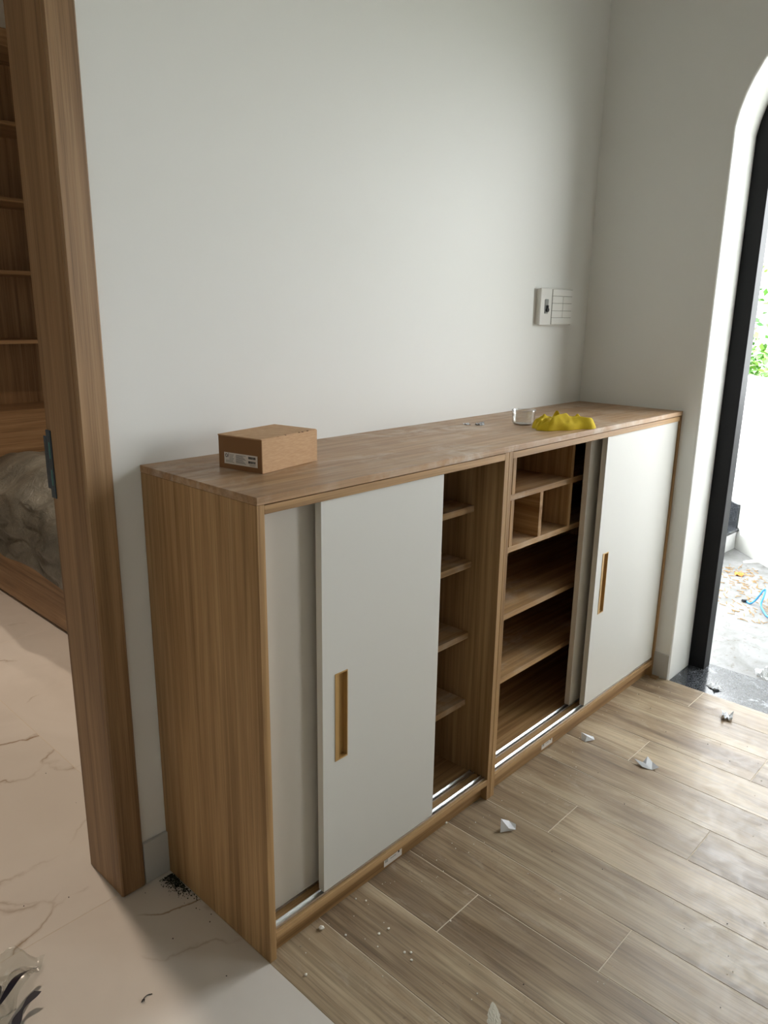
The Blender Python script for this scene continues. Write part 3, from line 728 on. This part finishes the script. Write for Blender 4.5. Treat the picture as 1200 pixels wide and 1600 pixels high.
slab(B(), .02, 1.3, .3005, .62, ZF, .255).build('riser', M['granite'], stp); slab(B(), .02, 1.3, .29, .62, .2555, .274).build('tread', M['granite'], stp, bevel=.001)
slab(B(), .02, 1.3, .6205, .95, ZF, .43).build('riser', M['granite'], stp); slab(B(), .02, 1.3, .61, .95, .4305, .449).build('tread', M['granite'], stp, bevel=.001)
wall_seg(B(), -.34, -.0, -.014, -.0003, .0945, .235).build('side_skirting', M['granite'], stp, bevel=.001)
q = Cn+rd*.17+bd*.13
tag(crumple('plastic_scrap', (q.x, q.y, .095), .09, .05, .07, .6, 31, M['paper'], 8, 8, fold=.6), 'white plastic scrap on the lowest dark stair tread outside', 'litter')
q = Cn+rd*.215+bd*.02
tag(crumple('paper_scrap', (q.x, q.y, .095), .05, .03, .008, .1, 33, M['paper'], 6, 6), 'flat white paper on the front of the lowest stair tread', 'litter')
q = Cn+Vector((-.20, -.18))
st_ = B().poly([(q.x-.09, q.y+.03, ZF), (q.x+.02, q.y-.05, ZF), (q.x+.07, q.y-.055, ZF), (q.x+.01, q.y+.01, ZF), (q.x-.06, q.y+.045, ZF)], .006).build('board_offcut', M['outer_white'], None, base=(q.x, q.y, ZF))
tag(st_, 'flat white offcut lying on the terrace floor below the steps', 'offcut')
pts = [(3.13, .075, ZF+.006), (3.09, .05, ZF+.006), (3.10, .03, ZF+.012), (3.16, .012, ZF+.07), (3.17, .0, ZF+.088), (3.16, -.012, ZF+.07), (3.04, -.03, ZF+.008), (2.95, -.05, ZF+.006), (2.90, -.09, ZF+.006), (2.93, -.15, ZF+.006), (2.9, -.24, ZF+.006)]
P_ = [Vector(on_floor(px, py, z)) for px, py, z in ((1166, 939, ZF+.005), (1172, 943, ZF+.005), (1180, 938, ZF+.02), (1187, 930, ZF+.05), (1192, 923, ZF+.07), (1196, 922, ZF+.07), (1193, 933, ZF+.05), (1189, 945, ZF+.02), (1193, 955, ZF+.006), (1202, 965, ZF+.006), (1230, 972, ZF+.006))]
def cat(P4, t):
    a_, b_, c_, d_ = P4; return .5*((2*b_)+(c_-a_)*t+(2*a_-5*b_+4*c_-d_)*t*t+(3*b_-a_-3*c_+d_)*t**3)
sm = []
for i in range(len(P_)-1):
    q4 = [P_[max(i-1, 0)], P_[i], P_[i+1], P_[min(i+2, len(P_)-1)]]
    sm += [cat(q4, k/5) for k in range(5)]
sm.append(P_[-1])
cb = thing('cable', 'loose blue cable looping over the terrace floor', 'cable', (P_[0].x, P_[0].y, ZF))
B().tube(sm, .0045, 8).build('cable_sheath', M['cable_blue'], cb, smooth=True); B().tube([P_[0]+Vector((-.02, .012, .004)), P_[0]], .007, 8).build('cable_end', M['ink'], cb)
b = B(); random.seed(4)
for k in range(260):
    x = random.uniform(2.7, 3.5); y = .02+(x-3.0)*.42+random.gauss(0, .12)
    while (Vector((x, y))-Cn).dot(pn) > -.08: y += .1
    if y > .36: continue
    ln = random.uniform(.01, .035); an = random.uniform(0, 3.14)
    b.tube([(x, y, ZF+.002), (x+ln*math.cos(an), y+ln*math.sin(an), ZF+.003+random.random()*.004)], .0016, 4)
tag(b.build('straw_litter', M['dry']), 'dry straw and shavings scattered over the terrace floor', 'debris', kind='stuff')
q = on_floor(1155, 898, ZF); tag(crumple('dry_leaf', (q.x, q.y, ZF), .06, .045, .012, .4, 41, M['dry_orange'], 6, 6), 'single orange dry leaf on the terrace floor', 'leaf')

struct(bx('added_shade_canopy', (RWX, 3.3, -5.0, 2.2, 2.9, 3.1), M['outer_white']), 'unseen canopy added to dim the daylight on the terrace')  # out of view; added to cut skylight on the terrace floor
# trees and open ground beyond
struct(bx('ground', (-40, 60, -60, 60, -3.6, -3.5), plain('far_ground', hexc(150, 156, 132), .95)), 'open ground below the terrace')
def tree(name, c, h, r, seed, label):
    t = thing(name, label, 'tree', c, 'trees beyond the terrace')
    random.seed(seed); b = B(); b.tube([(c[0], c[1], c[2]), (c[0]+.1, c[1], c[2]+h*.4), (c[0]+.05, c[1]+.1, c[2]+h*.75)], [.16, .12, .05], 8)
    for k in range(5):
        an = k*1.3+seed; b.tube([(c[0]+.08, c[1], c[2]+h*(.35+.07*k)), (c[0]+r*.5*math.cos(an), c[1]+r*.5*math.sin(an), c[2]+h*(.55+.07*k))], [.06, .02], 6)
    b.build('trunk', M['bark'], t)
    b = B(); cl_ = [(Vector((random.gauss(0, r*.45), random.gauss(0, r*.45), h*.68+random.gauss(0, h*.14))), random.uniform(.25, .5)*r) for _ in range(26)]
    for k in range(5200):
        cc_, rr_ = random.choice(cl_); d = Vector((random.gauss(0, 1), random.gauss(0, 1), random.gauss(0, 1))).normalized()*rr_*random.uniform(.6, 1)
        p = Vector(c)+cc_+d; s = random.uniform(.05, .11)
        e = Euler((random.uniform(-.9, .9), random.uniform(-.9, .9), random.uniform(0, 6.3))).to_matrix()
        vs = [b.bm.verts.new(p+e @ Vector(q_)*s) for q_ in ((-1, 0, 0), (0, -.5, .1), (1, 0, 0), (0, .5, .1))]; b.bm.faces.new(vs)
    b.build('foliage', M['leaf'], t, normals=False)['kind'] = 'stuff'
tree('tree', (8.6, 2.7, -3.5), 4.3, 1.15, 3, 'leafy green tree just behind the terrace railing')
tree('tree', (13.5, 3.4, -3.5), 4.9, 1.7, 6, 'taller leafy green tree farther from the terrace')
tree('tree', (9.8, -.9, -3.5), 3.9, 1.15, 9, 'green tree right of the others beyond the terrace')
